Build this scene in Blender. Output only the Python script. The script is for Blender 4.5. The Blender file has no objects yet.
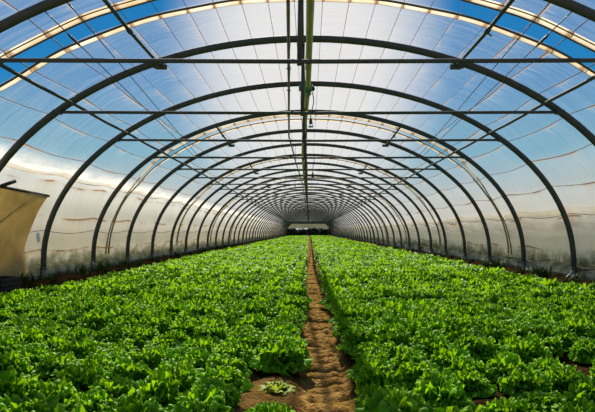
import bpy, math, random
import numpy as np
from mathutils import Vector, Matrix

random.seed(7)
rng = np.random.default_rng(11)
SC = bpy.context.scene
COL = SC.collection
PI = math.pi

# ------------------------------------------------------------------ camera, sky, sun, exposure
F_PX = 567.0
CAM_Z = 0.90
cam_d = bpy.data.cameras.new('camera')
cam_d.sensor_width = 36.0
cam_d.lens = F_PX * 36.0 / 595.0
cam_d.clip_start = 0.05
cam_d.clip_end = 2000
cam = bpy.data.objects.new('camera', cam_d)
COL.objects.link(cam)
VP_X, VP_Y = 308.5, 231.5            # vanishing point of the tunnel in the frame
cam_d.shift_x = (297.5 - VP_X) / 595.0
cam_d.shift_y = (VP_Y - 206.0) / 595.0
cam.location = (0, 0, CAM_Z)
cam.rotation_euler = (PI / 2, 0, 0)
SC.camera = cam

world = bpy.data.worlds.new('sky')
SC.world = world
world.use_nodes = True
wn = world.node_tree
wn.nodes.clear()
w_out = wn.nodes.new('ShaderNodeOutputWorld')
w_bg = wn.nodes.new('ShaderNodeBackground')
w_tc = wn.nodes.new('ShaderNodeTexCoord')
w_nrm = wn.nodes.new('ShaderNodeVectorMath')
w_nrm.operation = 'NORMALIZE'
w_sep = wn.nodes.new('ShaderNodeSeparateXYZ')
w_ramp = wn.nodes.new('ShaderNodeValToRGB')          # blue sky by height
w_dot = wn.nodes.new('ShaderNodeVectorMath')
w_dot.operation = 'DOT_PRODUCT'
w_dot.inputs[1].default_value = (0.0, math.cos(math.radians(17)), math.sin(math.radians(17)))
w_glow = wn.nodes.new('ShaderNodeMapRange')          # bright hazy sky under the sun
w_glow.interpolation_type = 'SMOOTHSTEP'
for k_, v_ in ((1, math.cos(math.radians(21))), (2, math.cos(math.radians(6))), (3, 0.0), (4, 0.9)):
    w_glow.inputs[k_].default_value = v_
w_mix = wn.nodes.new('ShaderNodeMixRGB')
w_mix.inputs[2].default_value = (0.84, 0.81, 0.80, 1)
wn.links.new(w_tc.outputs['Generated'], w_nrm.inputs[0])
wn.links.new(w_nrm.outputs[0], w_sep.inputs[0])
w_scl = wn.nodes.new('ShaderNodeVectorMath')
w_scl.operation = 'MULTIPLY'
w_scl.inputs[1].default_value = (1.5, 1.0, 1.0)
w_nr2 = wn.nodes.new('ShaderNodeVectorMath')
w_nr2.operation = 'NORMALIZE'
wn.links.new(w_nrm.outputs[0], w_scl.inputs[0])
wn.links.new(w_scl.outputs[0], w_nr2.inputs[0])
wn.links.new(w_nr2.outputs[0], w_dot.inputs[0])
wn.links.new(w_dot.outputs['Value'], w_glow.inputs[0])
wn.links.new(w_sep.outputs['Z'], w_ramp.inputs[0])
wn.links.new(w_glow.outputs[0], w_mix.inputs[0])
wn.links.new(w_ramp.outputs['Color'], w_mix.inputs[1])
wn.links.new(w_mix.outputs[0], w_bg.inputs['Color'])
wn.links.new(w_bg.outputs[0], w_out.inputs[0])
cr = w_ramp.color_ramp
cr.elements[0].position = 0.0
cr.elements[0].color = (0.62, 0.59, 0.54, 1)
cr.elements[1].position = 1.0
cr.elements[1].color = (0.02, 0.13, 0.42, 1)
for pos, c in ((0.05, (0.52, 0.55, 0.54, 1)), (0.13, (0.13, 0.38, 0.54, 1)),
               (0.24, (0.022, 0.23, 0.52, 1)), (0.5, (0.012, 0.16, 0.46, 1))):
    e = cr.elements.new(pos)
    e.color = c
w_bg.inputs['Strength'].default_value = 1.0

sun_d = bpy.data.lights.new('sun', 'SUN')
sun_d.energy = 10.5
sun_d.angle = math.radians(0.8)
sun_d.color = (1.0, 0.93, 0.80)
sun = bpy.data.objects.new('sun', sun_d)
COL.objects.link(sun)
sun_to = Vector((-0.078, 0.70, 0.72)).normalized()       # towards the sun: high, ahead
sun.rotation_euler = sun_to.to_track_quat('Z', 'Y').to_euler()
sun.location = (0, 20, 30)

vs = SC.view_settings
vs.view_transform = 'Standard'
vs.look = 'None'
vs.gamma = 1.0
vs.use_curve_mapping = False
vs.exposure = 0.0
SC.cycles.use_denoising = True
SC.cycles.max_bounces = 10
SC.cycles.diffuse_bounces = 5
SC.cycles.transmission_bounces = 8
SC.cycles.transparent_max_bounces = 32

# ------------------------------------------------------------------ helpers
ORD = ('zeroth first second third fourth fifth sixth seventh eighth ninth tenth eleventh twelfth thirteenth '
       'fourteenth fifteenth sixteenth seventeenth eighteenth nineteenth').split()
TENS = {20: ('twentieth', 'twenty'), 30: ('thirtieth', 'thirty'), 40: ('fortieth', 'forty'), 50: ('fiftieth', 'fifty')}


def ordinal(n):
    if n < 20:
        return ORD[n]
    t = n // 10 * 10
    return TENS[t][0] if n == t else TENS[t][1] + '-' + ORD[n - t]


def tag(o, label=None, cat=None, group=None, kind=None):
    if label:
        o['label'] = label
    if cat:
        o['category'] = cat
    if group:
        o['group'] = group
    if kind:
        o['kind'] = kind
    return o


def empty(name, loc):
    o = bpy.data.objects.new(name, None)
    o.empty_display_size = 0.1
    o.location = loc
    COL.objects.link(o)
    return o


class MB:
    """collects vertices and faces of one mesh"""

    def __init__(self):
        self.v, self.f, self.uv = [], [], {}

    def tube(self, pts, r, n=8, cap=True, closed_r=None):
        pts = [Vector(p) for p in pts]
        base = len(self.v)
        prev = None
        m = len(pts)
        for i, p in enumerate(pts):
            t = (pts[min(i + 1, m - 1)] - pts[max(i - 1, 0)]).normalized()
            if prev is None:
                a = Vector((0, 0, 1)) if abs(t.z) < 0.9 else Vector((1, 0, 0))
                u = t.cross(a).normalized()
            else:
                u = (prev - t * prev.dot(t)).normalized()
            prev = u
            w = t.cross(u)
            rr = r[i] if hasattr(r, '__len__') else r
            for k in range(n):
                ang = 2 * PI * k / n
                self.v.append(p + (u * math.cos(ang) + w * math.sin(ang)) * rr)
        for i in range(m - 1):
            for k in range(n):
                a = base + i * n + k
                b = base + i * n + (k + 1) % n
                self.f.append((a, b, b + n, a + n))
        if cap:
            self.f.append(tuple(base + k for k in range(n))[::-1])
            self.f.append(tuple(base + (m - 1) * n + k for k in range(n)))
        return self

    def box(self, c, s, rot=None):
        c = Vector(c)
        base = len(self.v)
        for dx in (-.5, .5):
            for dy in (-.5, .5):
                for dz in (-.5, .5):
                    p = Vector((dx * s[0], dy * s[1], dz * s[2]))
                    if rot:
                        p = rot @ p
                    self.v.append(c + p)
        for f in ((0, 1, 3, 2), (4, 6, 7, 5), (0, 4, 5, 1), (2, 3, 7, 6), (0, 2, 6, 4), (1, 5, 7, 3)):
            self.f.append(tuple(base + i for i in f))
        return self

    def build(self, name, mat, parent=None, smooth=True, bevel=0.0):
        me = bpy.data.meshes.new(name)
        me.from_pydata([tuple(p) for p in self.v], [], self.f)
        if smooth:
            me.polygons.foreach_set('use_smooth', [True] * len(me.polygons))
        me.materials.append(mat)
        o = bpy.data.objects.new(name, me)
        COL.objects.link(o)
        if parent:
            o.parent = parent
        if bevel:
            b = o.modifiers.new('bevel', 'BEVEL')
            b.width = bevel
            b.segments = 2
        return o


def np_mesh(name, V, Q, mat, uv=None, tint=None, smooth=True):
    """mesh from numpy arrays: V (n,3), Q (m,4)"""
    me = bpy.data.meshes.new(name)
    V = np.asarray(V, np.float32)
    Q = np.asarray(Q, np.int32)
    me.vertices.add(len(V))
    me.vertices.foreach_set('co', V.ravel())
    me.loops.add(Q.size)
    me.loops.foreach_set('vertex_index', Q.ravel())
    me.polygons.add(len(Q))
    me.polygons.foreach_set('loop_start', np.arange(0, Q.size, 4, dtype=np.int32))
    if smooth:
        me.polygons.foreach_set('use_smooth', np.ones(len(Q), bool))
    if uv is not None:
        l = me.uv_layers.new(name='UVMap')
        l.data.foreach_set('uv', np.asarray(uv, np.float32)[Q.ravel()].ravel())
    if tint is not None:
        a = me.attributes.new('tint', 'FLOAT', 'POINT')
        a.data.foreach_set('value', np.asarray(tint, np.float32))
    me.update()
    me.validate()
    me.materials.append(mat)
    return me


def link(name, me, parent=None):
    o = bpy.data.objects.new(name, me)
    COL.objects.link(o)
    if parent:
        o.parent = parent
    return o


def grid_quads(nu, nv):
    i = np.arange(nu - 1)[:, None]
    j = np.arange(nv - 1)[None, :]
    a = (i * nv + j).ravel()
    return np.stack([a, a + 1, a + nv + 1, a + nv], 1)


class NT:
    def __init__(self, name):
        self.m = bpy.data.materials.new(name)
        self.m.use_nodes = True
        self.t = self.m.node_tree
        self.t.nodes.clear()
        self.out = self.t.nodes.new('ShaderNodeOutputMaterial')

    def n(self, typ, **kw):
        nd = self.t.nodes.new('ShaderNode' + typ)
        for k, v in kw.items():
            setattr(nd, k, v)
        return nd

    def l(self, a, b):
        self.t.links.new(a, b)

    def put(self, sock, v):
        if isinstance(v, bpy.types.NodeSocket):
            self.l(v, sock)
        else:
            sock.default_value = v

    def math(self, op, a, b=0.0, c=0.0, clamp=False):
        nd = self.n('Math', operation=op, use_clamp=clamp)
        self.put(nd.inputs[0], a)
        self.put(nd.inputs[1], b)
        self.put(nd.inputs[2], c)
        return nd.outputs[0]

    def rng(self, v, a, b, c, d, smooth=False):
        nd = self.n('MapRange')
        if smooth:
            nd.interpolation_type = 'SMOOTHSTEP'
        self.put(nd.inputs[0], v)
        for i, x in enumerate((a, b, c, d)):
            self.put(nd.inputs[i + 1], x)
        return nd.outputs[0]

    def noise(self, vec, scale, detail=3.0, rough=0.55):
        nd = self.n('TexNoise')
        if vec is not None:
            self.l(vec, nd.inputs['Vector'])
        nd.inputs['Scale'].default_value = scale
        nd.inputs['Detail'].default_value = detail
        nd.inputs['Roughness'].default_value = rough
        return nd.outputs['Fac']

    def mix(self, f, a, b):
        nd = self.n('MixRGB')
        self.put(nd.inputs[0], f)
        self.put(nd.inputs[1], a)
        self.put(nd.inputs[2], b)
        return nd.outputs[0]

    def comb(self, x, y, z=0.0):
        nd = self.n('CombineXYZ')
        for i, s in enumerate((x, y, z)):
            self.put(nd.inputs[i], s)
        return nd.outputs[0]

    def mixsh(self, f, a, b):
        nd = self.n('MixShader')
        self.put(nd.inputs[0], f)
        self.l(a, nd.inputs[1])
        self.l(b, nd.inputs[2])
        return nd.outputs[0]


def paint(name, col, rough=0.5, metal=0.0, var=0.25, scale=9.0, col2=None, bump=0.0):
    t = NT(name)
    b = t.n('BsdfPrincipled')
    pos = t.n('TexCoord').outputs['Object']
    f = t.noise(pos, scale, 4)
    f = t.rng(f, 0.35, 0.65, 0, 1)
    c2 = col2 or tuple(x * (1 - var) for x in col)
    t.l(t.mix(f, (*col, 1), (*c2, 1)), b.inputs['Base Color'])
    b.inputs['Roughness'].default_value = rough
    b.inputs['Metallic'].default_value = metal
    if bump:
        bp = t.n('Bump')
        bp.inputs['Strength'].default_value = bump
        bp.inputs['Distance'].default_value = 0.01
        t.l(f, bp.inputs['Height'])
        t.l(bp.outputs[0], b.inputs['Normal'])
    t.l(b.outputs[0], t.out.inputs[0])
    return t.m


# ------------------------------------------------------------------ materials
M_STEEL = paint('dark_steel', (0.030, 0.035, 0.030), 0.75, 0.0, 0.35, 14, (0.050, 0.045, 0.032))
M_GALV = paint('galvanised_steel', (0.16, 0.16, 0.15), 0.5, 0.5, 0.4, 20)
M_BROWNTUBE = paint('weathered_brown_edge', (0.16, 0.095, 0.035), 0.7, 0, 0.5, 6)
M_CORD = paint('brown_twine', (0.10, 0.07, 0.05), 0.8, 0, 0.3, 3, (0.20, 0.11, 0.05))
M_CABLE = paint('dark_wire', (0.04, 0.045, 0.05), 0.5, 0.3)
M_OLIVE = paint('olive_plastic_pipe', (0.30, 0.29, 0.055), 0.45, 0, 0.3, 3)
M_WATER = paint('brown_water_pipe', (0.13, 0.105, 0.06), 0.5, 0, 0.3, 4)
M_GREENP = paint('green_plastic', (0.02, 0.17, 0.07), 0.4, 0, 0.3, 30)
M_BLACKP = paint('black_plastic', (0.02, 0.02, 0.018), 0.5)
M_WOOD = paint('dark_wood', (0.018, 0.013, 0.009), 0.8, 0, 0.4, 18, bump=0.4)


def film_material(name, dusty):
    t = NT(name)
    uvn = t.n('UVMap')
    sp = t.n('SeparateXYZ')
    t.l(uvn.outputs[0], sp.inputs[0])
    u, v = sp.outputs['X'], sp.outputs['Y']
    geo = t.n('NewGeometry')
    ps = t.n('SeparateXYZ')
    t.l(geo.outputs['Position'], ps.inputs[0])
    z = ps.outputs['Z']
    au = t.math('ABSOLUTE', u)
    fr = t.math('FRACT', au)
    ku = t.math('FLOOR', au)
    # streaks along the arch, faint
    streak = t.noise(t.comb(t.math('MULTIPLY', u, 0.5), t.math('MULTIPLY', v, 16.0)), 1.0, 3, 0.6)
    broad = t.noise(t.comb(t.math('MULTIPLY', u, 0.6), t.math('MULTIPLY', v, 0.9), 3.0), 1.0, 3)
    # rust blotches just below each cord, running down
    blot = t.noise(t.comb(t.math('MULTIPLY', ku, 7.31), t.math('MULTIPLY', v, 1.1), t.math('SIGN', u)), 1.0, 2)
    blot = t.rng(blot, 0.44, 0.60, 0, 1, True)
    fall = t.math('POWER', t.math('SUBTRACT', 1.0, fr), 5.0)
    run = t.rng(t.noise(t.comb(t.math('MULTIPLY', u, 0.4), t.math('MULTIPLY', v, 22.0), 9.0), 1.0, 2), 0.42, 0.62, 0, 1)
    near = t.rng(fr, 0.0, 0.11, 1.0, 0.0, True)
    rust = t.math('MULTIPLY', blot, t.math('MAXIMUM', near, t.math('MULTIPLY', t.math('MULTIPLY', fall, run), 0.55)), clamp=True)
    side = t.rng(au, 3.0, 8.0, 0.55, 1.2)
    rust = t.math('MULTIPLY', rust, side)
    # welded thread lines across the sheet
    fv = t.math('FRACT', t.math('MULTIPLY', v, 2.5))
    thread = t.rng(t.math('ABSOLUTE', t.math('SUBTRACT', fv, 0.5)), 0.0, 0.022, 0.22, 0.0)
    # dust: clear high up, opaque and beige near the ground
    dust = t.rng(t.math('ADD', z, t.math('MULTIPLY', t.math('SUBTRACT', broad, 0.5), 0.8)), 0.4, 2.25, 1.0, 0.0, True)
    hi_t, lo_t = (0.88, 0.18) if not dusty else (0.30, 0.13)
    T = t.rng(dust, 0, 1, hi_t, lo_t)
    T = t.math('ADD', T, t.math('MULTIPLY', t.math('SUBTRACT', streak, 0.5), 0.22))
    T = t.math('MULTIPLY', T, t.math('SUBTRACT', 1.0, t.math('MULTIPLY', rust, 0.8)))
    T = t.math('SUBTRACT', T, t.math('MULTIPLY', thread, 0.6), clamp=True)
    colr = t.mix(dust, (0.88, 0.85, 0.79, 1), (0.80, 0.65, 0.44, 1))
    colr = t.mix(rust, colr, (0.42, 0.20, 0.055, 1))
    colr = t.mix(thread, colr, (0.2, 0.2, 0.22, 1))
    # green-brown mould along the foot
    mz = t.math('ADD', z, t.math('MULTIPLY', t.math('SUBTRACT', t.noise(t.comb(t.math('MULTIPLY', v, 3.0), t.math('MULTIPLY', z, 5.0)), 1.0, 4, 0.7), 0.5), 0.7))
    mould = t.rng(mz, 0.36, 0.64, 0.92, 0.0, True)
    colr = t.mix(mould, colr, (0.085, 0.085, 0.025, 1))
    df = t.n('BsdfDiffuse')
    tl = t.n('BsdfTranslucent')
    tr = t.n('BsdfTransparent')
    gl = t.n('BsdfGlossy')
    gl.inputs['Roughness'].default_value = 0.25
    t.l(colr, df.inputs['Color'])
    t.l(colr, tl.inputs['Color'])
    body = t.mixsh(0.62, df.outputs[0], tl.outputs[0])
    sh = t.mixsh(T, body, tr.outputs[0])
    sh = t.mixsh(0.04, sh, gl.outputs[0])
    t.l(sh, t.out.inputs[0])
    return t.m


M_FILM = film_material('clear_polythene_film', False)
M_WALLFILM = film_material('dusty_polythene_film', True)


def sheet_material(name, col, col2, trans, opac, scale=4.0):
    t = NT(name)
    pos = t.n('NewGeometry').outputs['Position']
    f = t.rng(t.noise(pos, scale, 4), 0.38, 0.62, 0, 1)
    c = t.mix(f, (*col, 1), (*col2, 1))
    df = t.n('BsdfDiffuse')
    tl = t.n('BsdfTranslucent')
    tr = t.n('BsdfTransparent')
    t.l(c, df.inputs[0])
    t.l(c, tl.inputs[0])
    sh = t.mixsh(opac, tr.outputs[0], t.mixsh(trans, df.outputs[0], tl.outputs[0]))
    t.l(sh, t.out.inputs[0])
    return t.m




def hem_material():
    t = NT('cream_film_hem')
    sp = t.n('SeparateXYZ')
    t.l(t.n('UVMap').outputs[0], sp.inputs[0])
    pos = t.n('NewGeometry').outputs['Position']
    f = t.rng(t.noise(pos, 2.5, 4), 0.35, 0.65, 0, 1)
    c = t.mix(f, (0.86, 0.74, 0.55, 1), (0.68, 0.50, 0.28, 1))
    fr = t.math('FRACT', t.math('ADD', sp.outputs['X'], 0.5))
    spot = t.rng(t.math('ABSOLUTE', t.math('SUBTRACT', fr, 0.5)), 0.02, 0.13, 0.8, 0.0, True)    # rust where a twine crosses
    c = t.mix(spot, c, (0.30, 0.14, 0.03, 1))
    df, tl, tr = t.n('BsdfDiffuse'), t.n('BsdfTranslucent'), t.n('BsdfTransparent')
    t.l(c, df.inputs[0])
    t.l(c, tl.inputs[0])
    t.l(t.mixsh(0.9, tr.outputs[0], t.mixsh(0.6, df.outputs[0], tl.outputs[0])), t.out.inputs[0])
    return t.m


M_HEM = hem_material()


def glare_material():
    t = NT('painted_glare_film')
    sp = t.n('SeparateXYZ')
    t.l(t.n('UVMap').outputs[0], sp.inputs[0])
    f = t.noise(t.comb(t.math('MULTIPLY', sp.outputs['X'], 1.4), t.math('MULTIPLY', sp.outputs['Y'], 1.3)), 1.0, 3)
    op = t.math('MULTIPLY', t.rng(sp.outputs['X'], 0.0, 0.8, 0.0, 1.0, True), t.rng(f, 0.35, 0.62, 0.30, 1.0), clamp=True)  # white fades in across the strip, imitating a soft band of glare
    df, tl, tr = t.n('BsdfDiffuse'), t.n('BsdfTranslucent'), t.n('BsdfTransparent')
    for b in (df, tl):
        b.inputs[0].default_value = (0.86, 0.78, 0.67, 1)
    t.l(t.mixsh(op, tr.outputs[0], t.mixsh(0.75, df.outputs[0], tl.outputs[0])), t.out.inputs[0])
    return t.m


M_GLARE = glare_material()
M_TARP = sheet_material('beige_tarpaulin', (0.80, 0.64, 0.37), (0.66, 0.52, 0.28), 0.7, 1.0, 3.0)
M_SKIRT = sheet_material('grey_rolled_film', (0.40, 0.38, 0.26), (0.16, 0.16, 0.08), 0.15, 1.0, 5.0)
M_TAPE = sheet_material('white_tape', (0.85, 0.85, 0.82), (0.75, 0.75, 0.72), 0.4, 1.0)


def leaf_material(name, a, b, c, trans=0.42):
    t = NT(name)
    pos = t.n('NewGeometry').outputs['Position']
    att = t.n('Attribute')
    att.attribute_name = 'tint'
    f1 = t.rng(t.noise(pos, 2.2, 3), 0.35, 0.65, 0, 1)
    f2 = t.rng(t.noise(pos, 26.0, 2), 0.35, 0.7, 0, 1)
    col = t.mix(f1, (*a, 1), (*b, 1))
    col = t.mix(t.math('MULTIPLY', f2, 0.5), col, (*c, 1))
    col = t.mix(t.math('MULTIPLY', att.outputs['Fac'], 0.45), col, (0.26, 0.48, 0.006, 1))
    b1 = t.n('BsdfPrincipled')
    t.l(col, b1.inputs['Base Color'])
    b1.inputs['Roughness'].default_value = 0.50
    b1.inputs['Specular IOR Level'].default_value = 0.15
    tl = t.n('BsdfTranslucent')
    t.l(t.mix(0.25 if trans < 0.3 else 0.5, col, (0.37, 0.62, 0.006, 1) if trans > 0.3 else (0.06, 0.09, 0.01, 1)), tl.inputs['Color'])
    sh = t.mixsh(trans, b1.outputs[0], tl.outputs[0])
    t.l(sh, t.out.inputs[0])
    return t.m


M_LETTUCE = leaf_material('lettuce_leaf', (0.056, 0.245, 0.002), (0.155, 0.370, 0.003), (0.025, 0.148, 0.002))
M_SICK = leaf_material('yellowing_leaf', (0.30, 0.32, 0.03), (0.36, 0.30, 0.05), (0.16, 0.22, 0.02))
M_WEED = leaf_material('weed_leaf', (0.030, 0.060, 0.008), (0.055, 0.085, 0.012), (0.02, 0.03, 0.006), 0.12)
M_OUTGRASS = leaf_material('outside_grass', (0.025, 0.038, 0.006), (0.045, 0.045, 0.012), (0.03, 0.04, 0.01), 0.2)
M_BUSH = leaf_material('dark_bush_leaf', (0.010, 0.016, 0.006), (0.016, 0.022, 0.008), (0.006, 0.010, 0.004), 0.1)
M_BARK = paint('bark', (0.04, 0.03, 0.02), 0.9)


def soil_material():
    t = NT('wet_brown_soil')
    pos = t.n('NewGeometry').outputs['Position']
    n1 = t.rng(t.noise(pos, 7.0, 5, 0.65), 0.32, 0.68, 0, 1)
    n2 = t.rng(t.noise(pos, 42.0, 3), 0.35, 0.65, 0, 1)
    att = t.n('Attribute')
    att.attribute_name = 'tint'
    c = t.mix(n1, (0.014, 0.009, 0.0035, 1), (0.034, 0.021, 0.008, 1))
    c2 = t.mix(n1, (0.175, 0.092, 0.020, 1), (0.34, 0.205, 0.062, 1))
    c = t.mix(att.outputs['Fac'], c, c2)
    c = t.mix(t.math('MULTIPLY', n2, 0.4), c, (0.03, 0.017, 0.007, 1))
    b = t.n('BsdfPrincipled')
    t.l(c, b.inputs['Base Color'])
    t.l(t.rng(n1, 0, 1, 0.95, 0.7), b.inputs['Roughness'])
    b.inputs['Specular IOR Level'].default_value = 0.0
    bp = t.n('Bump')
    bp.inputs['Strength'].default_value = 0.7
    bp.inputs['Distance'].default_value = 0.012
    t.l(n2, bp.inputs['Height'])
    t.l(bp.outputs[0], b.inputs['Normal'])
    t.l(b.outputs[0], t.out.inputs[0])
    return t.m


M_SOIL = soil_material()
M_FIELD = paint('field_ground', (0.30, 0.27, 0.16), 0.95, 0, 0.4, 0.6, (0.19, 0.16, 0.08))

# ------------------------------------------------------------------ tunnel shape
AX, BZ, Z0 = 4.02, 2.70, 0.445       # half width, rise above the spring line, spring line height
Y_FIRST, STEP, N_ARCH = 4.6, 2.0, 49
Y_END = Y_FIRST + STEP * (N_ARCH - 1)
GAP_Y = [5.33 + 6 * k for k in range(-1, 16)]
PATH_X = 0.09


def arch_pt(ang, off=0.0):
    """ang 0 = crown, +-90 deg = spring line"""
    return Vector(((AX + off) * math.sin(ang), 0, Z0 + (BZ + off) * math.cos(ang)))


# arc length table along the right half: crown -> spring -> ground
_A = np.linspace(0, PI / 2, 400)
_px = AX * np.sin(_A)
_pz = Z0 + BZ * np.cos(_A)
_px = np.append(_px, AX)
_pz = np.append(_pz, 0.0)
_s = np.concatenate([[0], np.cumsum(np.hypot(np.diff(_px), np.diff(_pz)))])
S_MAX = _s[-1]


def prof(s, off):
    """point and normal on half profile at arc length s (array), pushed outwards by off"""
    x = np.interp(s, _s, _px)
    z = np.interp(s, _s, _pz)
    e = 0.01
    tx = np.interp(s + e, _s, _px) - np.interp(s - e, _s, _px)
    tz = np.interp(s + e, _s, _pz) - np.interp(s - e, _s, _pz)
    L = np.hypot(tx, tz) + 1e-9
    nx, nz = -tz / L, tx / L
    return x + nx * off, z + nz * off


CORDS = [0.14, 0.40, 0.66, 0.92, 1.18, 1.45, 1.74, 2.06, 2.40, 2.78, 3.20, 3.66, 4.14]
SEAM = {-1: 4.05, 1: 4.62}            # arc length where roof sheet meets side sheet (left is higher)
CI = np.arange(1, len(CORDS) + 1, dtype=float)


def u_of(c):
    return np.interp(c, np.concatenate([[0], CI, [CI[-1] + 4]]), np.concatenate([[0], CORDS, [CORDS[-1] + 2.0]]))


def c_of(u):
    return np.interp(u, np.concatenate([[0], CORDS, [CORDS[-1] + 2.0]]), np.concatenate([[0], CI, [CI[-1] + 4]]))


def sag(u, y):
    return 0.05 * np.clip((u - 1.4) / 2.2, 0, 1) * np.abs(np.sin(PI * (y - Y_FIRST) / STEP)) ** 1.1


def gap_half(u):
    return np.interp(u, [0, 3.0, 4.05, 4.62, 5.7], [0.165, 0.165, 0.05, 0.03, 0.11])


def gap_shift(u):
    return np.interp(u, [0, 3.2, 4.05, 5.8], [0, 0.0, 0.22, 0.05])


FILM_OFF = 0.055

# ------------------------------------------------------------------ ground
def axis(a, b, step0, grow, cap):
    out, s = [a], step0
    while out[-1] < b:
        out.append(out[-1] + s)
        s = min(cap, s * grow)
    out[-1] = b
    return np.array(out)


def vnoise(x, y, seed):
    xi, yi = np.floor(x).astype(np.int64), np.floor(y).astype(np.int64)
    fx, fy = x - xi, y - yi
    fx, fy = fx * fx * (3 - 2 * fx), fy * fy * (3 - 2 * fy)

    def h(i, j):
        n = (i * 374761393 + j * 668265263 + seed * 982451653) & 0x7fffffff
        n = ((n ^ (n >> 13)) * 1274126177) & 0x7fffffff
        return ((n ^ (n >> 16)) & 0xffff) / 65535.0
    return (h(xi, yi) * (1 - fx) + h(xi + 1, yi) * fx) * (1 - fy) + (h(xi, yi + 1) * (1 - fx) + h(xi + 1, yi + 1) * fx) * fy


xs = np.unique(np.round(np.concatenate([np.arange(-4.12, -0.16, 0.05), np.arange(-0.16, 0.36, 0.0125), np.arange(0.36, 4.125, 0.05)]), 4))
ys = axis(0.6, Y_END + 0.4, 0.010, 1.003, 0.6)
Xg, Yg = np.meshgrid(xs, ys, indexing='ij')


def ground_z(X, Y, detail=True):
    wob = 0.03 * np.sin(Y * 0.9) + 0.015 * np.sin(Y * 2.3 + 1)
    dp = np.abs(X - PATH_X - wob * 0.6)
    bed = 0.075 * np.clip((dp - 0.10) / 0.09, 0, 1)
    left = np.clip((-X - 3.42) / 0.22, 0, 1)
    right = np.clip((X - 3.52) / 0.22, 0, 1)
    z = bed + 0.11 * (left + right)
    if detail:
        z = z + 0.05 * (vnoise(X * 6, Y * 6, 1) - 0.5) * np.clip((dp - 0.1) / 0.1, 0, 1)
        z = z + 0.025 * (vnoise(X * 19, Y * 19, 2) - 0.5)
        warp = 0.55 * vnoise(X * 6, Y * 1.6, 3) + 0.25 * np.cos((X - PATH_X) * 18)
        ph = Y / 0.15 + warp * 0.8
        inp = np.clip(1 - (dp - 0.09) / 0.05, 0, 1)
        ridge = np.abs(np.sin(PI * ph)) ** 0.5
        z = z + inp * (0.075 * (ridge - 0.6) * (0.5 + vnoise(X * 7, Y * 5, 4)) + 0.012 * (vnoise(X * 34, Y * 40, 5) - 0.5))
    return z


Zg = ground_z(Xg, Yg)
dpath = np.abs(Xg - PATH_X)
tint = np.clip(1 - (dpath - 0.11) / 0.06, 0, 1)
patch = np.exp(-(((Xg + 0.27) / 0.20) ** 2 + ((Yg - 2.95) / 0.50) ** 2))
tint = np.clip(np.maximum(tint, patch * 0.5), 0, 1)
me = np_mesh('floor', np.stack([Xg, Yg, Zg], -1).reshape(-1, 3), grid_quads(len(xs), len(ys))[:, ::-1], M_SOIL, tint=tint.ravel())
tag(link('floor', me), 'brown soil floor of the tunnel with a trodden path', 'ground', kind='structure')

fb = MB()
for (x0, x1, y0, y1) in ((-160, -4.12, -20, 260), (4.12, 160, -20, 260), (-4.12, 4.12, Y_END + 0.4, 260)):
    b0 = len(fb.v)
    nx, ny = 14, 24
    for i in range(nx + 1):
        for j in range(ny + 1):
            fb.v.append(Vector((x0 + (x1 - x0) * i / nx, y0 + (y1 - y0) * j / ny, 0.03)))
    for i in range(nx):
        for j in range(ny):
            a = b0 + i * (ny + 1) + j
            fb.f.append((a, a + ny + 1, a + ny + 2, a + 1))
tag(fb.build('field', M_FIELD), 'open field around the tunnel', 'field', kind='structure')

# ------------------------------------------------------------------ film: roof sheets and side walls
def film_mesh(name, sgn_range, y_lo, y_hi, mat, gaps, ny, wall_side=0):
    """sgn_range: list of signed cord coordinates; y_lo, y_hi callables of |u|"""
    c = np.asarray(sgn_range)
    sg = np.where(c < 0, -1.0, 1.0)
    ca = np.abs(c)
    ub = u_of(ca)
    tt = np.linspace(0, 1, ny)
    C, T = np.meshgrid(ca, tt, indexing='ij')
    U0 = np.repeat(ub[:, None], ny, 1)
    S = np.repeat(sg[:, None], ny, 1)
    Y = y_lo(U0) + (y_hi(U0) - y_lo(U0)) * T
    U = U0 + sag(U0, Y)
    seam = np.where(S < 0, SEAM[-1], SEAM[1])
    fr = C - np.floor(C)
    bil = np.clip(4 * T * (1 - T) * 2, 0, 1) * 0.022 * np.sin(PI * fr) + 0.02 * (vnoise(U * 2.3 + 40, Y * 1.7, 8) - 0.5)
    # slack pocket at the seam, shaped to face the sun and look bright
    amp = np.where(S < 0, 0.17, 0.05)
    wid = np.where(S < 0, 0.34, 0.16)
    pocket = amp * np.clip(1 - (seam - U) / wid, 0, 1) ** 1.5
    pocket = pocket * (0.75 + 0.5 * vnoise(Y * 1.3, U * 0 + 5, 12))
    down = np.clip((U - seam) / 1.0, 0, 1)
    pocket = np.where(U > seam, amp * (1 - down), pocket)
    x, zz = prof(U, FILM_OFF + bil + pocket)
    V = np.stack([x * S, Y, np.maximum(zz, 0.02)], -1).reshape(-1, 3)
    uv = np.stack([(C * S).ravel(), Y.ravel()], 1)
    q = grid_quads(len(c), ny)
    return np_mesh(name, V, q, mat, uv=uv)


def cords_between(a, b, per):
    n = max(2, int(round((b - a) * per)) + 1)
    return np.linspace(a, b, n)


cl, crr = c_of(SEAM[-1]), c_of(SEAM[1])
rc = np.unique(np.round(np.concatenate([cords_between(-cl, -1, 6), np.linspace(-1, 1, 13)[1:-1], cords_between(1, crr, 6)]), 5))
edges = GAP_Y
for i in range(len(edges)):
    g0 = edges[i]
    g1 = edges[i + 1] if i + 1 < len(edges) else None
    lo = lambda u, g=g0: g + gap_half(u) + gap_shift(u)
    hi = (lambda u, g=g1: g - gap_half(u) + gap_shift(u)) if g1 else (lambda u: u * 0 + Y_END + 0.05)
    nyy = 49 if g0 < 25 else 19
    m = film_mesh('ceiling', rc, lo, hi, M_FILM, True, nyy)
    tag(link('ceiling', m), 'clear film roof sheet, %s from the front' % ordinal(i + 1), 'roof film', 'film roof sheets', kind='structure')

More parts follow.
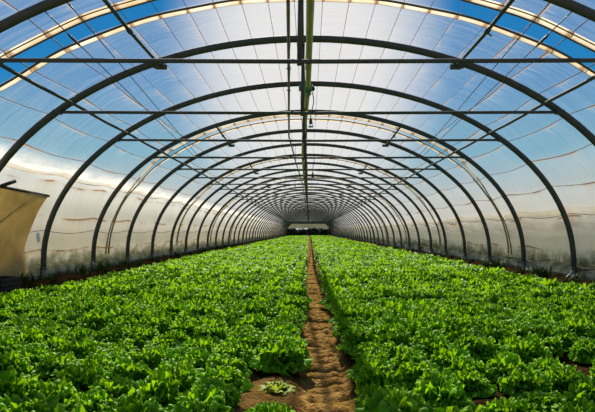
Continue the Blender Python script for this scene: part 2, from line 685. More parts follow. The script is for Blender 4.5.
for sg, nm in ((-1, 'wall_left'), (1, 'wall_right')):
    c0 = c_of(SEAM[sg])
    wc = np.linspace(c0 - 0.25, c_of(S_MAX - 0.12), 22) * sg
    m = film_mesh(nm, np.sort(wc), lambda u: u * 0 - 0.8, lambda u: u * 0 + Y_END + 0.05, M_WALLFILM, False, 500)
    tag(link(nm, m), 'dusty film %s side wall of the tunnel' % ('left' if sg < 0 else 'right'), 'side wall', kind='structure')

# pale strips added along the wall seams, glare painted as whitish film
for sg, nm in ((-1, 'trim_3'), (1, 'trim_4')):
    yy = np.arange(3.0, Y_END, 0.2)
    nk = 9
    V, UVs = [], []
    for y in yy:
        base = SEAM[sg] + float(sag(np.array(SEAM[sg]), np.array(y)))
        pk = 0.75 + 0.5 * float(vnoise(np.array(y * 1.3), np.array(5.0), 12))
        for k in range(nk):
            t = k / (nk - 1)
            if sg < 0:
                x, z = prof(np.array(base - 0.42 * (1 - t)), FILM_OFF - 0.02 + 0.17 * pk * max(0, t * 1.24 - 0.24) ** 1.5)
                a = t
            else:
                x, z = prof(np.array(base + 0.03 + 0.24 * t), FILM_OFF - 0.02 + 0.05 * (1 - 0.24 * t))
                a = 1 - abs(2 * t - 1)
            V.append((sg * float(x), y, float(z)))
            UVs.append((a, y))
    m = np_mesh(nm, V, grid_quads(len(yy), nk), M_GLARE, uv=UVs)
    tag(link(nm, m), 'added pale strip of painted glare along the %s wall' % ('left' if sg < 0 else 'right'), 'film lap', kind='structure')

# rolled foot of the film along each wall
for sg, nm in ((-1, 'trim_1'), (1, 'trim_2')):
    yy = np.arange(3.6, Y_END, 0.2)
    nk = 12
    V = []
    for y in yy:
        hump = 0.5 + 0.5 * abs(math.sin(PI * (y - Y_FIRST) / STEP))
        r = 0.085 + 0.045 * hump + 0.025 * (float(vnoise(np.array(y * 1.9), np.array(3.0 + sg), 5)) - 0.5)
        cz = 0.215 + 0.03 * hump
        cx = AX + 0.15 + 0.03 * (float(vnoise(np.array(y * 2.9), np.array(9.0 + sg), 6)) - 0.5)
        for k in range(nk + 1):
            a = 2 * PI * k / nk
            rr = r * (1 + 0.05 * math.sin(2 * a + y * 2))
            V.append((sg * (cx - rr * math.cos(a)), y, cz + rr * 1.15 * math.sin(a)))
    m = np_mesh(nm, V, grid_quads(len(yy), nk + 1), M_SKIRT)
    tag(link(nm, m), 'grey film rolled up along the foot of the %s wall' % ('left' if sg < 0 else 'right'), 'film roll', kind='structure')

# ------------------------------------------------------------------ hoops
TIE_Z = 2.285
tie_ang = math.acos((TIE_Z - Z0) / BZ)
tie_x = AX * math.sin(tie_ang)
arch0 = empty('tunnel_hoop', (0, Y_FIRST, 0))
pts = [Vector((-AX, 0, 0.3)), Vector((-AX, 0, Z0 - 0.05))]
pts += [arch_pt(a) for a in np.linspace(-PI / 2, PI / 2, 57)]
pts += [Vector((AX, 0, Z0 - 0.05)), Vector((AX, 0, 0.3))]
MB().tube(pts, 0.041, 10).build('hoop_pipe', M_STEEL, arch0)
MB().tube([(-tie_x, -0.02, TIE_Z), (0, -0.02, TIE_Z - 0.012), (tie_x, -0.02, TIE_Z)], 0.0185, 8).build('tie_bar', M_STEEL, arch0)
MB().tube([(-0.075, -0.01, TIE_Z - 0.04), (-0.06, -0.01, Z0 + BZ - 0.02)], 0.019, 8).build('king_post', M_STEEL, arch0)
for s in (-1, 1):
    c = MB()
    c.box((s * (tie_x - 0.03), -0.025, TIE_Z), (0.10, 0.045, 0.055))
    c.tube([(s * (tie_x - 0.05), -0.06, TIE_Z), (s * (tie_x - 0.05), 0.03, TIE_Z)], 0.010, 6)
    c.build('clamp', M_STEEL, arch0, smooth=False, bevel=0.006)
    g = MB()
    g.tube([(s * AX, 0, 0.05), (s * AX, 0, 0.34)], 0.049, 10)
    g.tube([(s * AX, 0, 0.33), (s * AX, 0, 0.352)], 0.055, 10)
    g.build('ground_socket', M_GALV, arch0)
kids = list(arch0.children)
for i in range(N_ARCH):
    if i == 0:
        r = arch0
    else:
        r = arch0.copy()
        COL.objects.link(r)
        r.location = (0, Y_FIRST + STEP * i, 0)
        for ch in kids:
            d = ch.copy()
            COL.objects.link(d)
            d.parent = r
    tag(r, 'dark steel roof hoop with a straight tie bar, %s from the front' % ordinal(i + 1), 'hoop', 'steel hoops of the tunnel')

# purlins
yA, yB = 3.2, Y_END
px = 2.75
ang_p = math.asin(px / AX)
for s in (-1, 1):
    p = arch_pt(s * ang_p, -0.06)
    o = MB().tube([(p.x, y, p.z - 0.01 * math.sin(PI * (y - Y_FIRST) / STEP) ** 2) for y in np.arange(yA, yB, 0.5)], 0.019, 8).build('side_purlin', M_STEEL)
    tag(o, 'long dark steel purlin running under the %s shoulder of the roof' % ('left' if s < 0 else 'right'), 'purlin', 'long roof purlins')
o = MB().tube([(-0.06 + 0.012 * math.sin(y * 0.7), y, Z0 + BZ - 0.065) for y in np.arange(yA, yB, 0.5)], 0.021, 8).build('ridge_purlin', M_STEEL)
tag(o, 'long dark steel ridge purlin under the crown of the hoops', 'purlin', 'long roof purlins')

# short braces between pairs of hoops, every third bay
bx = 1.74
ang_b = math.asin(bx / AX)
for k in range(0, 12):
    y0 = Y_FIRST + STEP * 3 * k
    if k > 8:
        break
    for s in (-1, 1):
        p = arch_pt(s * ang_b, -0.045)
        q = arch_pt(s * ang_b, -0.03)
        root = empty('roof_brace', (p.x, y0, p.z))
        MB().tube([(0, 0, 0.02), (0.012 * s, STEP * 0.5, 0.0), (-0.02 * s, STEP - 0.03, -0.035)], 0.0175, 8).build('brace_tube', M_STEEL, root)
        c = MB().box((-0.02 * s, STEP - 0.06, -0.04), (0.13, 0.06, 0.05))
        c.tube([(-0.09 * s, STEP - 0.08, -0.05), (0.07 * s, STEP - 0.06, -0.05)], 0.012, 6)
        c.build('bracket', M_STEEL, root, smooth=False, bevel=0.006)
        c = MB().tube([(0.008 * s, STEP * 0.42, -0.004), (0.008 * s, STEP * 0.46, -0.004)], 0.024, 8)
        c.tube([(0.008 * s, STEP * 0.44, -0.02), (0.05, STEP * 0.44, -0.05)], 0.008, 6)
        c.build('collar', M_STEEL, root)
        tag(root, 'short dark brace tube %s of the ridge, %s of its side from the front' % ('left' if s < 0 else 'right', ordinal(k + 1)), 'brace', 'short roof braces')

# bracing wires with turnbuckles
for s in (-1, 1):
    def wp(u, y, off=0.0):
        x, z = prof(np.array(u), off)
        return Vector((s * float(x), y, float(z)))
    root = empty('bracing_wire', wp(2.2, 6.0))
    org = root.location.copy()
    for a, b in (((2.04, 4.7), (2.55, 12.6)), ((2.24, 4.7), (2.62, 12.6))):
        ptsw = []
        for t in np.linspace(0, 1, 40):
            ptsw.append(wp(a[0] + (b[0] - a[0]) * t, a[1] + (b[1] - a[1]) * t, 0.02) - org)
        MB().tube(ptsw, 0.0055, 6).build('wire', M_CABLE, root)
    t0, t1 = 0.065, 0.105
    tb = MB()
    pp = [wp(2.24 + 0.38 * t, 4.7 + 7.9 * t, 0.012) - org for t in (t0, 0.075, 0.095, t1)]
    tb.tube(pp, [0.008, 0.014, 0.014, 0.008], 8)
    tb.build('turnbuckle', M_BLACKP, root)
    tag(root, 'pair of thin bracing wires with turnbuckle under the %s roof slope' % ('left' if s < 0 else 'right'), 'wire', 'roof bracing wires')

# cords along the film
yc = np.concatenate([np.arange(2.6, 30.6, 0.25), np.arange(30.6, Y_END, 1.0)])
n_l = 0
for s in (-1, 1):
    lim = SEAM[s]
    us = [u for u in CORDS if u < lim - 0.15] + [lim, lim + 0.82]
    for i, u in enumerate(us):
        U = u + sag(np.full_like(yc, u), yc)
        amp = (0.15 if s < 0 else 0.05) if u > lim - 0.01 else 0.0
        offs = FILM_OFF - 0.008 + (amp * (1 - (u - lim)) if amp else 0)
        x, z = prof(U, offs)
        o = MB().tube([(s * a, y, b) for a, y, b in zip(x, yc, z)], 0.0028 if u < 2.2 else 0.005, 5).build('roof_twine', M_CORD)
        tag(o, 'thin brown twine along the film, %s to the %s of the ridge' % (ordinal(i + 1), 'left' if s < 0 else 'right'), 'twine', 'twines along the film')

# cream hems on both sides of each roof gap
NAMES = ('near', 'far')
for gi, g in enumerate(GAP_Y[1:]):
    for si, sd in enumerate((-1, 1)):
        root = empty('film_hem', (0, g, 0))
        uu = np.concatenate([-np.linspace(S_MAX - 0.45, 0.05, 60 if g < 30 else 30), np.linspace(0.05, S_MAX - 0.45, 60 if g < 30 else 30)])
        ua = np.abs(uu)
        sg = np.sign(uu)
        amp = np.where(sg < 0, 0.17, 0.05)
        seam = np.where(sg < 0, SEAM[-1], SEAM[1])
        wid = np.where(sg < 0, 0.34, 0.16)
        pk = np.where(ua > seam, amp * (1 - np.clip((ua - seam) / 1.0, 0, 1)), amp * np.clip(1 - (seam - ua) / wid, 0, 1) ** 1.5) * 0.2
        yc0 = sd * gap_half(ua) + gap_shift(ua) + sd * 0.01 * np.sin(ua * 7)
        wdt = np.interp(ua, [0, 3.0, 4.05, 6], [0.13, 0.12, 0.035, 0.03])
        V = []
        nw = 6
        for k in range(nw):
            t = k / (nw - 1)
            of = FILM_OFF - 0.012 + pk - 0.022 * np.sin(PI * t)
            x, z = prof(ua, of)
            V.append(np.stack([x * sg, yc0 + sd * wdt * t, z], -1))
        V = np.stack(V, 1).reshape(-1, 3)
        huv = np.stack([np.repeat(c_of(ua), nw), np.tile(np.linspace(0, 1, nw), len(ua))], 1)
        m = np_mesh('hem_band', V, grid_quads(len(uu), nw), M_HEM, uv=huv)
        link('hem_band', m, root)
        x, z = prof(ua, FILM_OFF - 0.018 + pk)
        for frac, rad in ((0.0, 0.011), (0.8, 0.007)):
            MB().tube([(a * q, b + sd * w * frac, c) for a, q, b, w, c in zip(x, sg, yc0, wdt, z)], rad, 6).build('edge_cord', M_BROWNTUBE, root)
        tag(root, 'cream film hem on the %s side of the %s roof gap from the front' % (NAMES[si], ordinal(gi + 1)), 'film hem', 'hems of the roof gaps')

# ------------------------------------------------------------------ pipes under the ridge
def interp_path(P, ys_):
    a = np.array(P)
    return [(float(np.interp(y, a[:, 1], a[:, 0])), float(y), float(np.interp(y, a[:, 1], a[:, 2]))) for y in ys_]


yr = np.concatenate([np.arange(3.2, 30, 0.3), np.arange(30, Y_END, 1.5)])
root = empty('irrigation_pipe', (0, 3.2, 2.8))
PO = [(0.03, 3.2, 2.80), (0.016, 4.6, 2.79), (-0.005, 7.4, 2.78), (-0.10, 11.3, 2.76), (-0.14, 14.0, 2.78), (-0.15, 17.0, 2.76), (-0.12, 30, 2.76), (-0.08, 46, 2.76), (-0.06, Y_END, 2.76)]
pth = [(x, y - 3.2, z - 2.8) for x, y, z in interp_path(PO, yr)]
MB().tube(pth, 0.034, 10).build('pipe', M_OLIVE, root)
for k in range(0, 16):
    yh = Y_FIRST + STEP * (1 + 2 * k)
    x, _, z = interp_path(PO, [yh])[0]
    z -= 0.004 * 0
    MB().tube([(x - 0.036, yh - 3.2, z - 2.8), (x - 0.03, yh - 3.2, z - 2.8 + 0.20), (x, yh - 3.2, Z0 + BZ - 2.82)], 0.005, 5).build('hanger', M_CABLE, root)
tag(root, 'thick olive plastic pipe hung under the ridge along the tunnel', 'pipe')

cx, cy, cz = interp_path(PO, [7.45])[0]
root = empty('pipe_valve', (cx, cy, cz))
c = MB()
c.tube([(0, -0.06, 0), (0, -0.045, 0), (0, 0.045, 0), (0, 0.06, 0)], [0.046, 0.058, 0.058, 0.046], 12)
c.tube([(-0.02, 0, 0), (-0.10, 0.01, 0.005)], 0.026, 10)
c.build('valve_body', M_GREENP, root)
MB().tube([(-0.10, 0.01, -0.03), (-0.10, 0.01, 0.04)], 0.022, 8).tube([(-0.10, 0.01, 0.04), (-0.05, -0.03, 0.06)], 0.009, 6).build('valve_handle', M_GREENP, root)
MB().tube([(0.0, 0, -0.05), (0.02, 0, -0.09)], 0.03, 8).build('outlet', M_GREENP, root)
MB().tube([(0.045, 0, 0.03), (0.075, 0, 0.0), (0.06, 0, -0.03)], 0.02, 8).build('lever', M_BLACKP, root)
tag(root, 'green plastic valve on the olive ridge pipe', 'valve')


def sprinkler(x, y, ztop, L, label):
    root = empty('sprinkler', (x, y, ztop))
    n = 10
    MB().tube([(0.02 * math.sin(k * 0.5), 0.0, -L * k / n) for k in range(n + 1)], 0.007, 6).build('drop_tube', M_BLACKP, root)
    xx = 0.02 * math.sin(n * 0.5)
    MB().tube([(xx, 0, -L + 0.01), (xx, 0, -L - 0.02), (xx, 0, -L - 0.05), (xx, 0, -L - 0.075)], [0.01, 0.02, 0.024, 0.01], 8).build('nozzle', M_BLACKP, root)
    sp = MB()
    for q in range(3):
        a = q * 2 * PI / 3
        sp.tube([(xx + 0.022 * math.cos(a), 0.022 * math.sin(a), -L - 0.05), (xx + 0.03 * math.cos(a), 0.03 * math.sin(a), -L - 0.10)], 0.004, 5)
    sp.tube([(xx, 0, -L - 0.10), (xx, 0, -L - 0.11)], 0.035, 10)
    sp.build('spreader', M_BLACKP, root)
    tag(root, label, 'sprinkler', 'hanging sprinklers')


sprinkler(cx + 0.055, cy + 0.1, cz - 0.02, 0.36, 'dark sprinkler drop tube hanging just behind the green valve')
PW = [(-0.13, 3.2, 2.80), (-0.167, 4.65, 2.80), (-0.26, 7.5, 2.79), (-0.39, 11.3, 2.79), (-0.36, 14.0, 2.78), (-0.24, 22.7, 2.78), (-0.22, 40, 2.78), (-0.2, 60, 2.78)]
root = empty('water_pipe', (0, 3.2, 2.8))
yw = yr[yr < 60]
MB().tube([(x, y - 3.2, z - 2.8 + 0.012 * math.sin(y * 1.1)) for x, y, z in interp_path(PW, yw)], 0.016, 8).build('pipe', M_WATER, root)
for yh in (6.6, 7.6, 10.6, 14.6, 18.6, 22.6, 26.6, 30.6):
    x, _, z = interp_path(PW, [yh])[0]
    MB().tube([(x - 0.028, yh - 3.2, z - 2.8 + 0.01), (x, yh - 3.2, z - 2.8 - 0.02), (x + 0.028, yh - 3.2, z - 2.8 + 0.01)], 0.007, 5).tube([(x, yh - 3.2, z - 2.8), (x + 0.02, yh - 3.2, Z0 + BZ - 2.83)], 0.004, 5).build('clip', M_CABLE, root)
tag(root, 'thin brown water pipe hung left of the ridge', 'pipe')
for x, y, zt, L, lb in ((-0.85, 20.5, 2.95, 0.36, 'dark sprinkler hanging farthest left of the ridge, deep in the tunnel'),
                        (-0.47, 20.5, 3.02, 0.42, 'dark sprinkler hanging between the thin water pipe and the leftmost sprinkler'),
                        (0.12, 13.6, 2.76, 0.45, 'dark sprinkler hanging right of the ridge pipe, beyond the green valve'),
                        (-0.12, 24.6, 2.74, 0.5, 'dark sprinkler hanging straight below the ridge pipe, far off')):
    sprinkler(x, y, zt, L, lb)

# ------------------------------------------------------------------ tarp on the left wall
root = empty('tarp_curtain', (-3.86, 7.3, 0.2))
org = Vector(root.location)
nu_, nv_ = 30, 20
V = []
for i in range(nu_):
    a = i / (nu_ - 1)
    for j in range(nv_):
        b = j / (nv_ - 1)           # 0 top
        y_top = 5.6 + (7.95 - 5.6) * a
        y_bot = 5.5 + (7.80 - 5.5) * a
        y = y_top + (y_bot - y_top) * b
        z_top = 1.45 - 0.06 * a
        z = z_top + (0.26 - z_top) * b
        xw = float(prof(np.interp(z, _pz[::-1], _s[::-1]), 0.0)[0])
        x = -(xw - 0.10) + 0.03 * math.sin(a * 9 + b * 5) + 0.035 * math.sin((a * 1.0 + b * 0.9) * 11) * b + 0.05 * b * (1 - b)
        V.append((x - org.x, y - org.y, z - org.z))
m = np_mesh('tarp_sheet', V, grid_quads(nu_, nv_), M_TARP)
o = link('tarp_sheet', m, root)
so = o.modifiers.new('thickness', 'SOLIDIFY')
so.thickness = 0.004
MB().tube([(-3.64 - org.x, 5.5 - org.y, 1.465 - org.z), (-3.66 - org.x, 7.99 - org.y, 1.40 - org.z)], 0.018, 8).build('top_rail', M_WOOD, root)
MB().tube([(-3.64 - org.x, 6.72 - org.y, 1.44 - org.z), (-3.54 - org.x, 6.85 - org.y, 1.51 - org.z)], 0.022, 8).build('rail_handle', M_WOOD, root)
MB().tube([(-3.68 - org.x, 7.6 - org.y, 1.40 - org.z), (-3.84 - org.x, 6.9 - org.y, 0.97 - org.z), (-3.88 - org.x, 5.6 - org.y, 0.3 - org.z)], 0.014, 8).build('brace', M_WOOD, root)  # dark tube drawn along the diagonal fold of the tarpaulin
tag(root, 'beige tarpaulin flap with dark top rail hung on the left wall', 'tarpaulin')

tb = MB()
tb.box((0, 0, 0), (0.008, 0.10, 0.085))
tb.box((0.002, 0.012, -0.07), (0.008, 0.075, 0.07))
o = tb.build('tape_patch', M_TAPE, smooth=False, bevel=0.003)
o.location = (-4.02, 8.42, 0.84)
tag(o, 'small white tape patch stuck on the left wall film beside a hoop', 'tape')

# dark slatted crate at the foot of the tarp
root = empty('crate', (-3.80, 6.98, 0.17))
for dz in (0.03, 0.085, 0.14):
    c = MB()
    c.box((0.14, 0, dz), (0.015, 0.44, 0.045)).box((-0.14, 0, dz), (0.015, 0.44, 0.045))
    c.box((0, 0.22, dz), (0.295, 0.015, 0.045)).box((0, -0.22, dz), (0.295, 0.015, 0.045))
    c.build('slat', M_WOOD, root, smooth=False, bevel=0.003)
MB().box((0, 0, 0.008), (0.29, 0.44, 0.012)).build('bottom', M_WOOD, root, smooth=False)
for sx in (-1, 1):
    for sy in (-1, 1):
        MB().box((sx * 0.125, sy * 0.205, 0.083), (0.025, 0.025, 0.165)).build('corner_post', M_WOOD, root, smooth=False)
tag(root, 'dark slatted crate on the soil at the foot of the beige tarpaulin', 'crate')

# ------------------------------------------------------------------ lettuces
def lettuce_arrays(seed, leaves, nr, nf, R=0.145, H=0.2):
    """a rosette of fan-shaped leaves whose margins are tightly ruffled"""
    r = np.random.default_rng(seed)
    Vs, Qs, Ts = [], [], []
    off = 0
    q = grid_quads(nr, nf)
    rho = np.linspace(0.08, 1, nr) ** 0.65
    fan = np.linspace(-1, 1, nf)
    P, A = np.meshgrid(rho, fan, indexing='ij')
    dP = np.diff(rho, prepend=0.0)[:, None]
    for k in range(leaves):
        f = k / max(1, leaves - 1)              # 0 outer, 1 inner
        az = k * 2.39996 + r.normal() * 0.2
        L = R * (1.14 - 0.20 * f) * r.uniform(0.80, 1.12)
        half = math.radians(66 - 14 * f + r.normal() * 5)            # half opening of the fan
        base = math.radians(54 - 44 * f ** 0.85 + r.normal() * 6)    # lean from vertical
        curl = math.radians(24 - 4 * f + r.normal() * 8)
        phi = A * half
        th = base + curl * P ** 1.3 + math.radians(68 - 22 * f) * np.clip((P - 0.60) / 0.40, 0, 1) ** 1.4
        ph = r.uniform(0, 6.28, 5)
        n1 = r.uniform(3.4, 4.6) * PI
        n2 = r.uniform(9.5, 12.0) * PI * min(1.0, nf / 90 + 0.12)
        lobe = 1 + 0.06 * np.sin(A * n1 + ph[0]) + 0.05 * np.sin(A * n2 + ph[1]) * P
        edge = np.clip((P - 0.30) / 0.70, 0, 1) ** 1.6
        w1 = np.sin(A * n1 + ph[2] + 1.2 * P)
        w2 = np.sin(A * n2 + ph[3] + 0.8 * np.sin(A * n1))
        blis = np.sin(A * n2 * 0.55 + ph[1]) * np.sin(P * 15 + ph[0])
        nrm = R * edge * (0.085 * w1 + 0.085 * w2) + R * 0.045 * blis * np.clip(P * 2, 0, 1) + R * 0.045 * edge * np.sin(P * 14 + A * n1 * 1.6 + ph[4])
        tang = R * edge * (0.045 * np.sin(A * n2 * 2 + 2 * ph[3]) + 0.05 * np.sin(A * n1 * 2 + 2 * ph[2]))
        along = np.cos(phi * 0.95)
        sr = np.cumsum(np.sin(th) * dP, 0) * L * lobe * along
        hg = np.cumsum(np.cos(th) * dP, 0) * L * lobe * (0.25 + 0.75 * along)
        lat = np.sin(phi) * P * L * lobe * 0.92 + tang
        wrap = 0.5 * lat ** 2 / (R * 0.9) * (0.4 + 0.6 * f)          # leaf wraps round the heart
        rr = sr - np.cos(th) * nrm - wrap * 0.9 + 0.012
        zz = hg + np.sin(th) * nrm
        x = rr * math.cos(az) - lat * math.sin(az)
        y = rr * math.sin(az) + lat * math.cos(az)
        Vs.append(np.stack([x, y, np.maximum(zz, -0.01) * H / 0.2], -1).reshape(-1, 3))
        Qs.append(q + off)
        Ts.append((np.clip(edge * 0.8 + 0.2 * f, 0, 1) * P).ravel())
        off += nr * nf
    return np.concatenate(Vs), np.concatenate(Qs), np.concatenate(Ts)


SP = 0.238
cols = [(-1, k, PATH_X - 0.265 - SP * k - (0.05 if k else 0)) for k in range(14)] + [(1, k, PATH_X + 0.265 + SP * k) for k in range(14)]
HOLES = [(-2.1, 4.65), (-1.3, 2.9), (-1.55, 2.75), (1.46, 3.45), (1.62, 3.2), (1.0, 3.4), (2.35, 5.1), (2.55, 5.0), (2.3, 5.75), (-2.65, 6.2),
         (2.9, 7.0), (0.85, 2.7), (-1.85, 4.8), (-3.1, 6.6), (1.9, 8.1), (-1.2, 7.4), (-0.7, 6.0)]


def project(x, y, z):
    # pixel of a world point, 595 x 412 frame
    return VP_X + F_PX * x / y, VP_Y - F_PX * (z - CAM_Z) / y, y


cand, rest = [], []
for (side, k, x0) in cols:
    y = 1.55 + 0.12 * (k % 2) + rng.uniform(0, 0.06)
    while y < Y_END - 1:
        xx = x0 + rng.normal() * 0.018
        yy = y + rng.normal() * 0.02
        y += SP * rng.uniform(0.98, 1.16)
        hole = any(abs(xx - hx) < 0.13 and abs(yy - hy) < 0.13 for hx, hy in HOLES)
        hole = hole or (side < 0 and k == 0 and 2.45 < yy < 3.22) or (side < 0 and k == 1 and 2.95 < yy < 3.2)
        hole = hole or (yy > 6 and rng.random() < 0.012)
        if hole:
            continue
        h = (xx, yy, side, k, rng.uniform(0, 6.28), (0.74 + 0.42 * float(vnoise(np.array(xx * 2.2 + 30), np.array(yy * 1.7), 41))) * rng.uniform(0.90, 1.12), rng.uniform(1.0, 1.36))
        px_, py_, D = project(xx, yy, 0.17)
        if -14 < px_ < 609 and py_ < 420 and yy < 12:
            cand.append((D, h))
        else:
            rest.append(h)
cand.sort(key=lambda t: t[0])
indiv = [h for _, h in cand[:298]]
rest += [h for _, h in cand[298:]]

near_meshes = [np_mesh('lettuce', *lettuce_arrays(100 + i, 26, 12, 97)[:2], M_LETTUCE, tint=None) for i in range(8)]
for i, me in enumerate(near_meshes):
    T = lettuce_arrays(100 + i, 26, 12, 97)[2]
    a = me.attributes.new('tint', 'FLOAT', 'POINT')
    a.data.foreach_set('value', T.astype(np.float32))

indiv.sort(key=lambda h: (h[2], h[3], h[1]))
cnt = {}
for i, (x, y, side, k, rot, sc, hz) in enumerate(indiv):
    n = cnt[(side, k)] = cnt.get((side, k), 0) + 1
    o = bpy.data.objects.new('lettuce', near_meshes[int(rng.integers(0, 8))])
    o.location = (x, y, float(ground_z(np.array(x), np.array(y), False)) - 0.005)
    o.rotation_euler = (0, 0, rot)
    o.scale = (sc, sc, sc * hz)
    COL.objects.link(o)
    tag(o, 'frilly green lettuce in the %s row %s of the path, %s from the front' % (ordinal(k + 1), 'left' if side < 0 else 'right', ordinal(n)),
        'lettuce', 'lettuces planted nearest the camera')

# small yellowing seedling in the bare patch
V_, Q_, T_ = lettuce_arrays(300, 9, 8, 25, 0.085, 0.15)
o = link('lettuce', np_mesh('lettuce', V_, Q_, M_SICK, tint=T_))
o.location = (-0.165, 2.98, 0.055)
tag(o, 'small stunted yellowing lettuce in the bare soil patch beside the path', 'lettuce')

# all the rest of the crop as one mass
LOD = [[lettuce_arrays(400 + i, 15, 5, 31) for i in range(5)],
       [lettuce_arrays(500 + i, 11, 4, 13) for i in range(5)],
       [lettuce_arrays(600 + i, 7, 3, 5) for i in range(4)]]
VV, QQ, TT = [], [], []
off = 0
for (x, y, side, k, rot, sc, hz) in rest:
    lv = 0 if y < 10 else (1 if y < 22 else 2)
    V_, Q_, T_ = LOD[lv][int(rng.integers(0, len(LOD[lv])))]
    c, s = math.cos(rot) * sc, math.sin(rot) * sc
    P = np.empty_like(V_)
    P[:, 0] = V_[:, 0] * c - V_[:, 1] * s + x
    P[:, 1] = V_[:, 0] * s + V_[:, 1] * c + y
    P[:, 2] = V_[:, 2] * sc * hz + 0.072
    VV.append(P)
    QQ.append(Q_ + off)
    TT.append(T_)
    off += len(V_)
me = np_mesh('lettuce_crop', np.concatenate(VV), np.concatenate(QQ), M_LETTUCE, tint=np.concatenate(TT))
tag(link('lettuce_crop', me), 'green lettuce crop filling the tunnel beds towards the far end', 'lettuce crop', kind='stuff')

# ------------------------------------------------------------------ weeds and grass
def tuft_mesh(name, seed, n, h, spread, mat, width=0.012, lean=0.5):
    r = np.random.default_rng(seed)
    Vs, Qs = [], []
    off = 0
    for i in range(n):
        bx_, by_ = r.normal(size=2) * spread * 0.4
        az = r.uniform(0, 6.28)
        hh = h * r.uniform(0.45, 1.1)
        ln = lean * r.uniform(0.2, 1.0) * hh
        w = width * r.uniform(0.6, 1.5)
        m_ = 5
        for j in range(m_):
            t = j / (m_ - 1)
            cx_ = bx_ + math.cos(az) * ln * t * t
            cy_ = by_ + math.sin(az) * ln * t * t
            ww = w * (math.sin(PI * (0.15 + 0.83 * t)))
            for sg_ in (-1, 1):
                Vs.append((cx_ - math.sin(az) * ww * sg_, cy_ + math.cos(az) * ww * sg_, hh * (t - 0.18 * t * t * ln / hh)))
        for j in range(m_ - 1):
            a = off + 2 * j
            Qs.append((a, a + 1, a + 3, a + 2))
        off += 2 * m_
    return np_mesh(name, Vs, Qs, mat, tint=np.zeros(len(Vs)))


wm = [tuft_mesh('weed_tuft', 20 + i, 46, 0.20, 0.16, M_WEED, 0.012, 0.9) for i in range(4)]
for s in (-1, 1):
    j = 0
    for b in range(0, 11):
        y0 = Y_FIRST + STEP * b
        for fpos in ((0.35, 0.72) if b in (1, 2, 3) else (0.6,)):
            if y0 + STEP * fpos < 6.2:
                continue
            j += 1
            y = y0 + STEP * (fpos + rng.uniform(-0.12, 0.12))
            x = s * (3.74 + rng.uniform(-0.06, 0.04))
            o = bpy.data.objects.new('weed_tuft', wm[int(rng.integers(0, 4))])
            o.location = (x, y, 0.16)
            sc = rng.uniform(0.7, 1.3)
            o.scale = (sc, sc, sc)
            o.rotation_euler = (0, 0, rng.uniform(0, 6.28))
            COL.objects.link(o)
            tag(o, 'green weed tuft at the foot of the %s wall, %s from the front' % ('left' if s < 0 else 'right', ordinal(j)), 'weed', 'weeds along the walls')

# tall grass outside, seen through the film
r = np.random.default_rng(77)
Vs, Qs = [], []
off = 0
for s in (-1, 1):
    dens = 300 if s < 0 else 430
    ys_ = np.concatenate([r.uniform(4, 24, dens * 12), r.uniform(24, 95, dens * 10)])
    for y in ys_:
        clump = float(vnoise(np.array(y * 1.6), np.array(2.0 + s), 31))
        x = s * (4.31 + abs(r.normal()) * 0.22)
        hh = (0.22 + 0.50 * clump * r.uniform(0.5, 1.0)) * (1.0 if s > 0 else 0.75)
        az = r.uniform(0, 6.28)
        ln = r.uniform(0.05, 0.3) * hh
        w = 0.008 if y < 24 else 0.02
        for j in range(3):
            t = j / 2
            ww = w * (1 - 0.85 * t)
            cx_, cy_ = x + math.cos(az) * ln * t * t, y + math.sin(az) * ln * t * t
            for q in (-1, 1):
                Vs.append((cx_ - math.sin(az) * ww * q, cy_ + math.cos(az) * ww * q, 0.03 + hh * t))
        Qs += [(off, off + 1, off + 3, off + 2), (off + 2, off + 3, off + 5, off + 4)]
        off += 6
me = np_mesh('tall_grass', Vs, Qs, M_OUTGRASS, tint=np.zeros(len(Vs)))
tag(link('tall_grass', me), 'tall grass growing outside against the tunnel film', 'grass', kind='stuff')

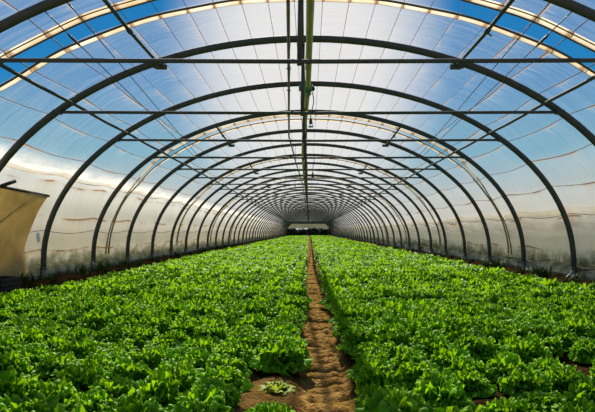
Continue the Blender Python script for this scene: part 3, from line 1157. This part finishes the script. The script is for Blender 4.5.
# film gable closing the top of the far end
gb = MB()
aa = np.linspace(-1, 1, 41)
for q in aa:
    zt = Z0 + BZ * math.sqrt(max(0, 1 - (q * 3.9 / AX) ** 2))
    for t in np.linspace(0, 1, 8):
        gb.v.append(Vector((q * 3.9, Y_END + 0.03, max(zt, 1.5) * t + 1.48 * (1 - t))))
for a_ in range(40):
    for b_ in range(7):
        k_ = a_ * 8 + b_
        gb.f.append((k_, k_ + 1, k_ + 9, k_ + 8))
tag(gb.build('wall_back', M_SKIRT), 'grey film gable closing the far end above the opening', 'end wall', kind='structure')

# dark bushes beyond the far opening
spots = [(-3.3, 108, 1.5, 1.7), (-1.2, 111, 1.4, 1.5), (0.9, 106.5, 1.4, 1.9), (2.8, 109.5, 1.5, 1.8), (4.9, 108, 1.5, 1.9), (-6.2, 112, 1.7, 1.8), (7.4, 112, 1.7, 1.8)]
WH = ('farthest left but one of the row', 'third from the left of the row', 'in the middle of the row', 'third from the right of the row',
      'farthest right but one of the row', 'leftmost of the row', 'rightmost of the row')
for i, (x, y, w, h) in enumerate(spots):
    r = np.random.default_rng(900 + i)
    root = empty('bush', (x, y, 0.03))
    Vs, Qs = [], []
    off = 0
    for k in range(2200):
        d = r.normal(size=3)
        d /= np.linalg.norm(d)
        rad = r.uniform(0.6, 1.0)
        p = np.array([d[0] * w * 0.95 * rad, d[1] * w * 0.8 * rad, h * 0.42 + d[2] * h * 0.55 * rad])
        if p[2] < 0.02:
            continue
        a = r.normal(size=3)
        a /= np.linalg.norm(a)
        b = np.cross(a, d)
        b /= np.linalg.norm(b) + 1e-6
        sz = 0.12
        for q in ((-1, -.5), (1, -.5), (1, .5), (-1, .5)):
            Vs.append(p + a * sz * q[0] + b * sz * q[1])
        Qs.append((off, off + 1, off + 2, off + 3))
        off += 4
    link('foliage', np_mesh('foliage', Vs, Qs, M_BUSH, tint=np.zeros(len(Vs)), smooth=False), root)
    st = MB()
    for q in range(4):
        a = q * 1.6
        st.tube([(0.05 * math.cos(a), 0.05 * math.sin(a), 0), (0.3 * w * math.cos(a), 0.3 * w * math.sin(a), h * 0.7)], [0.035, 0.012], 6)
    st.build('stem', M_BARK, root)
    tag(root, 'dark bush beyond the far tunnel opening, %s' % WH[i], 'bush', 'bushes beyond the far opening')
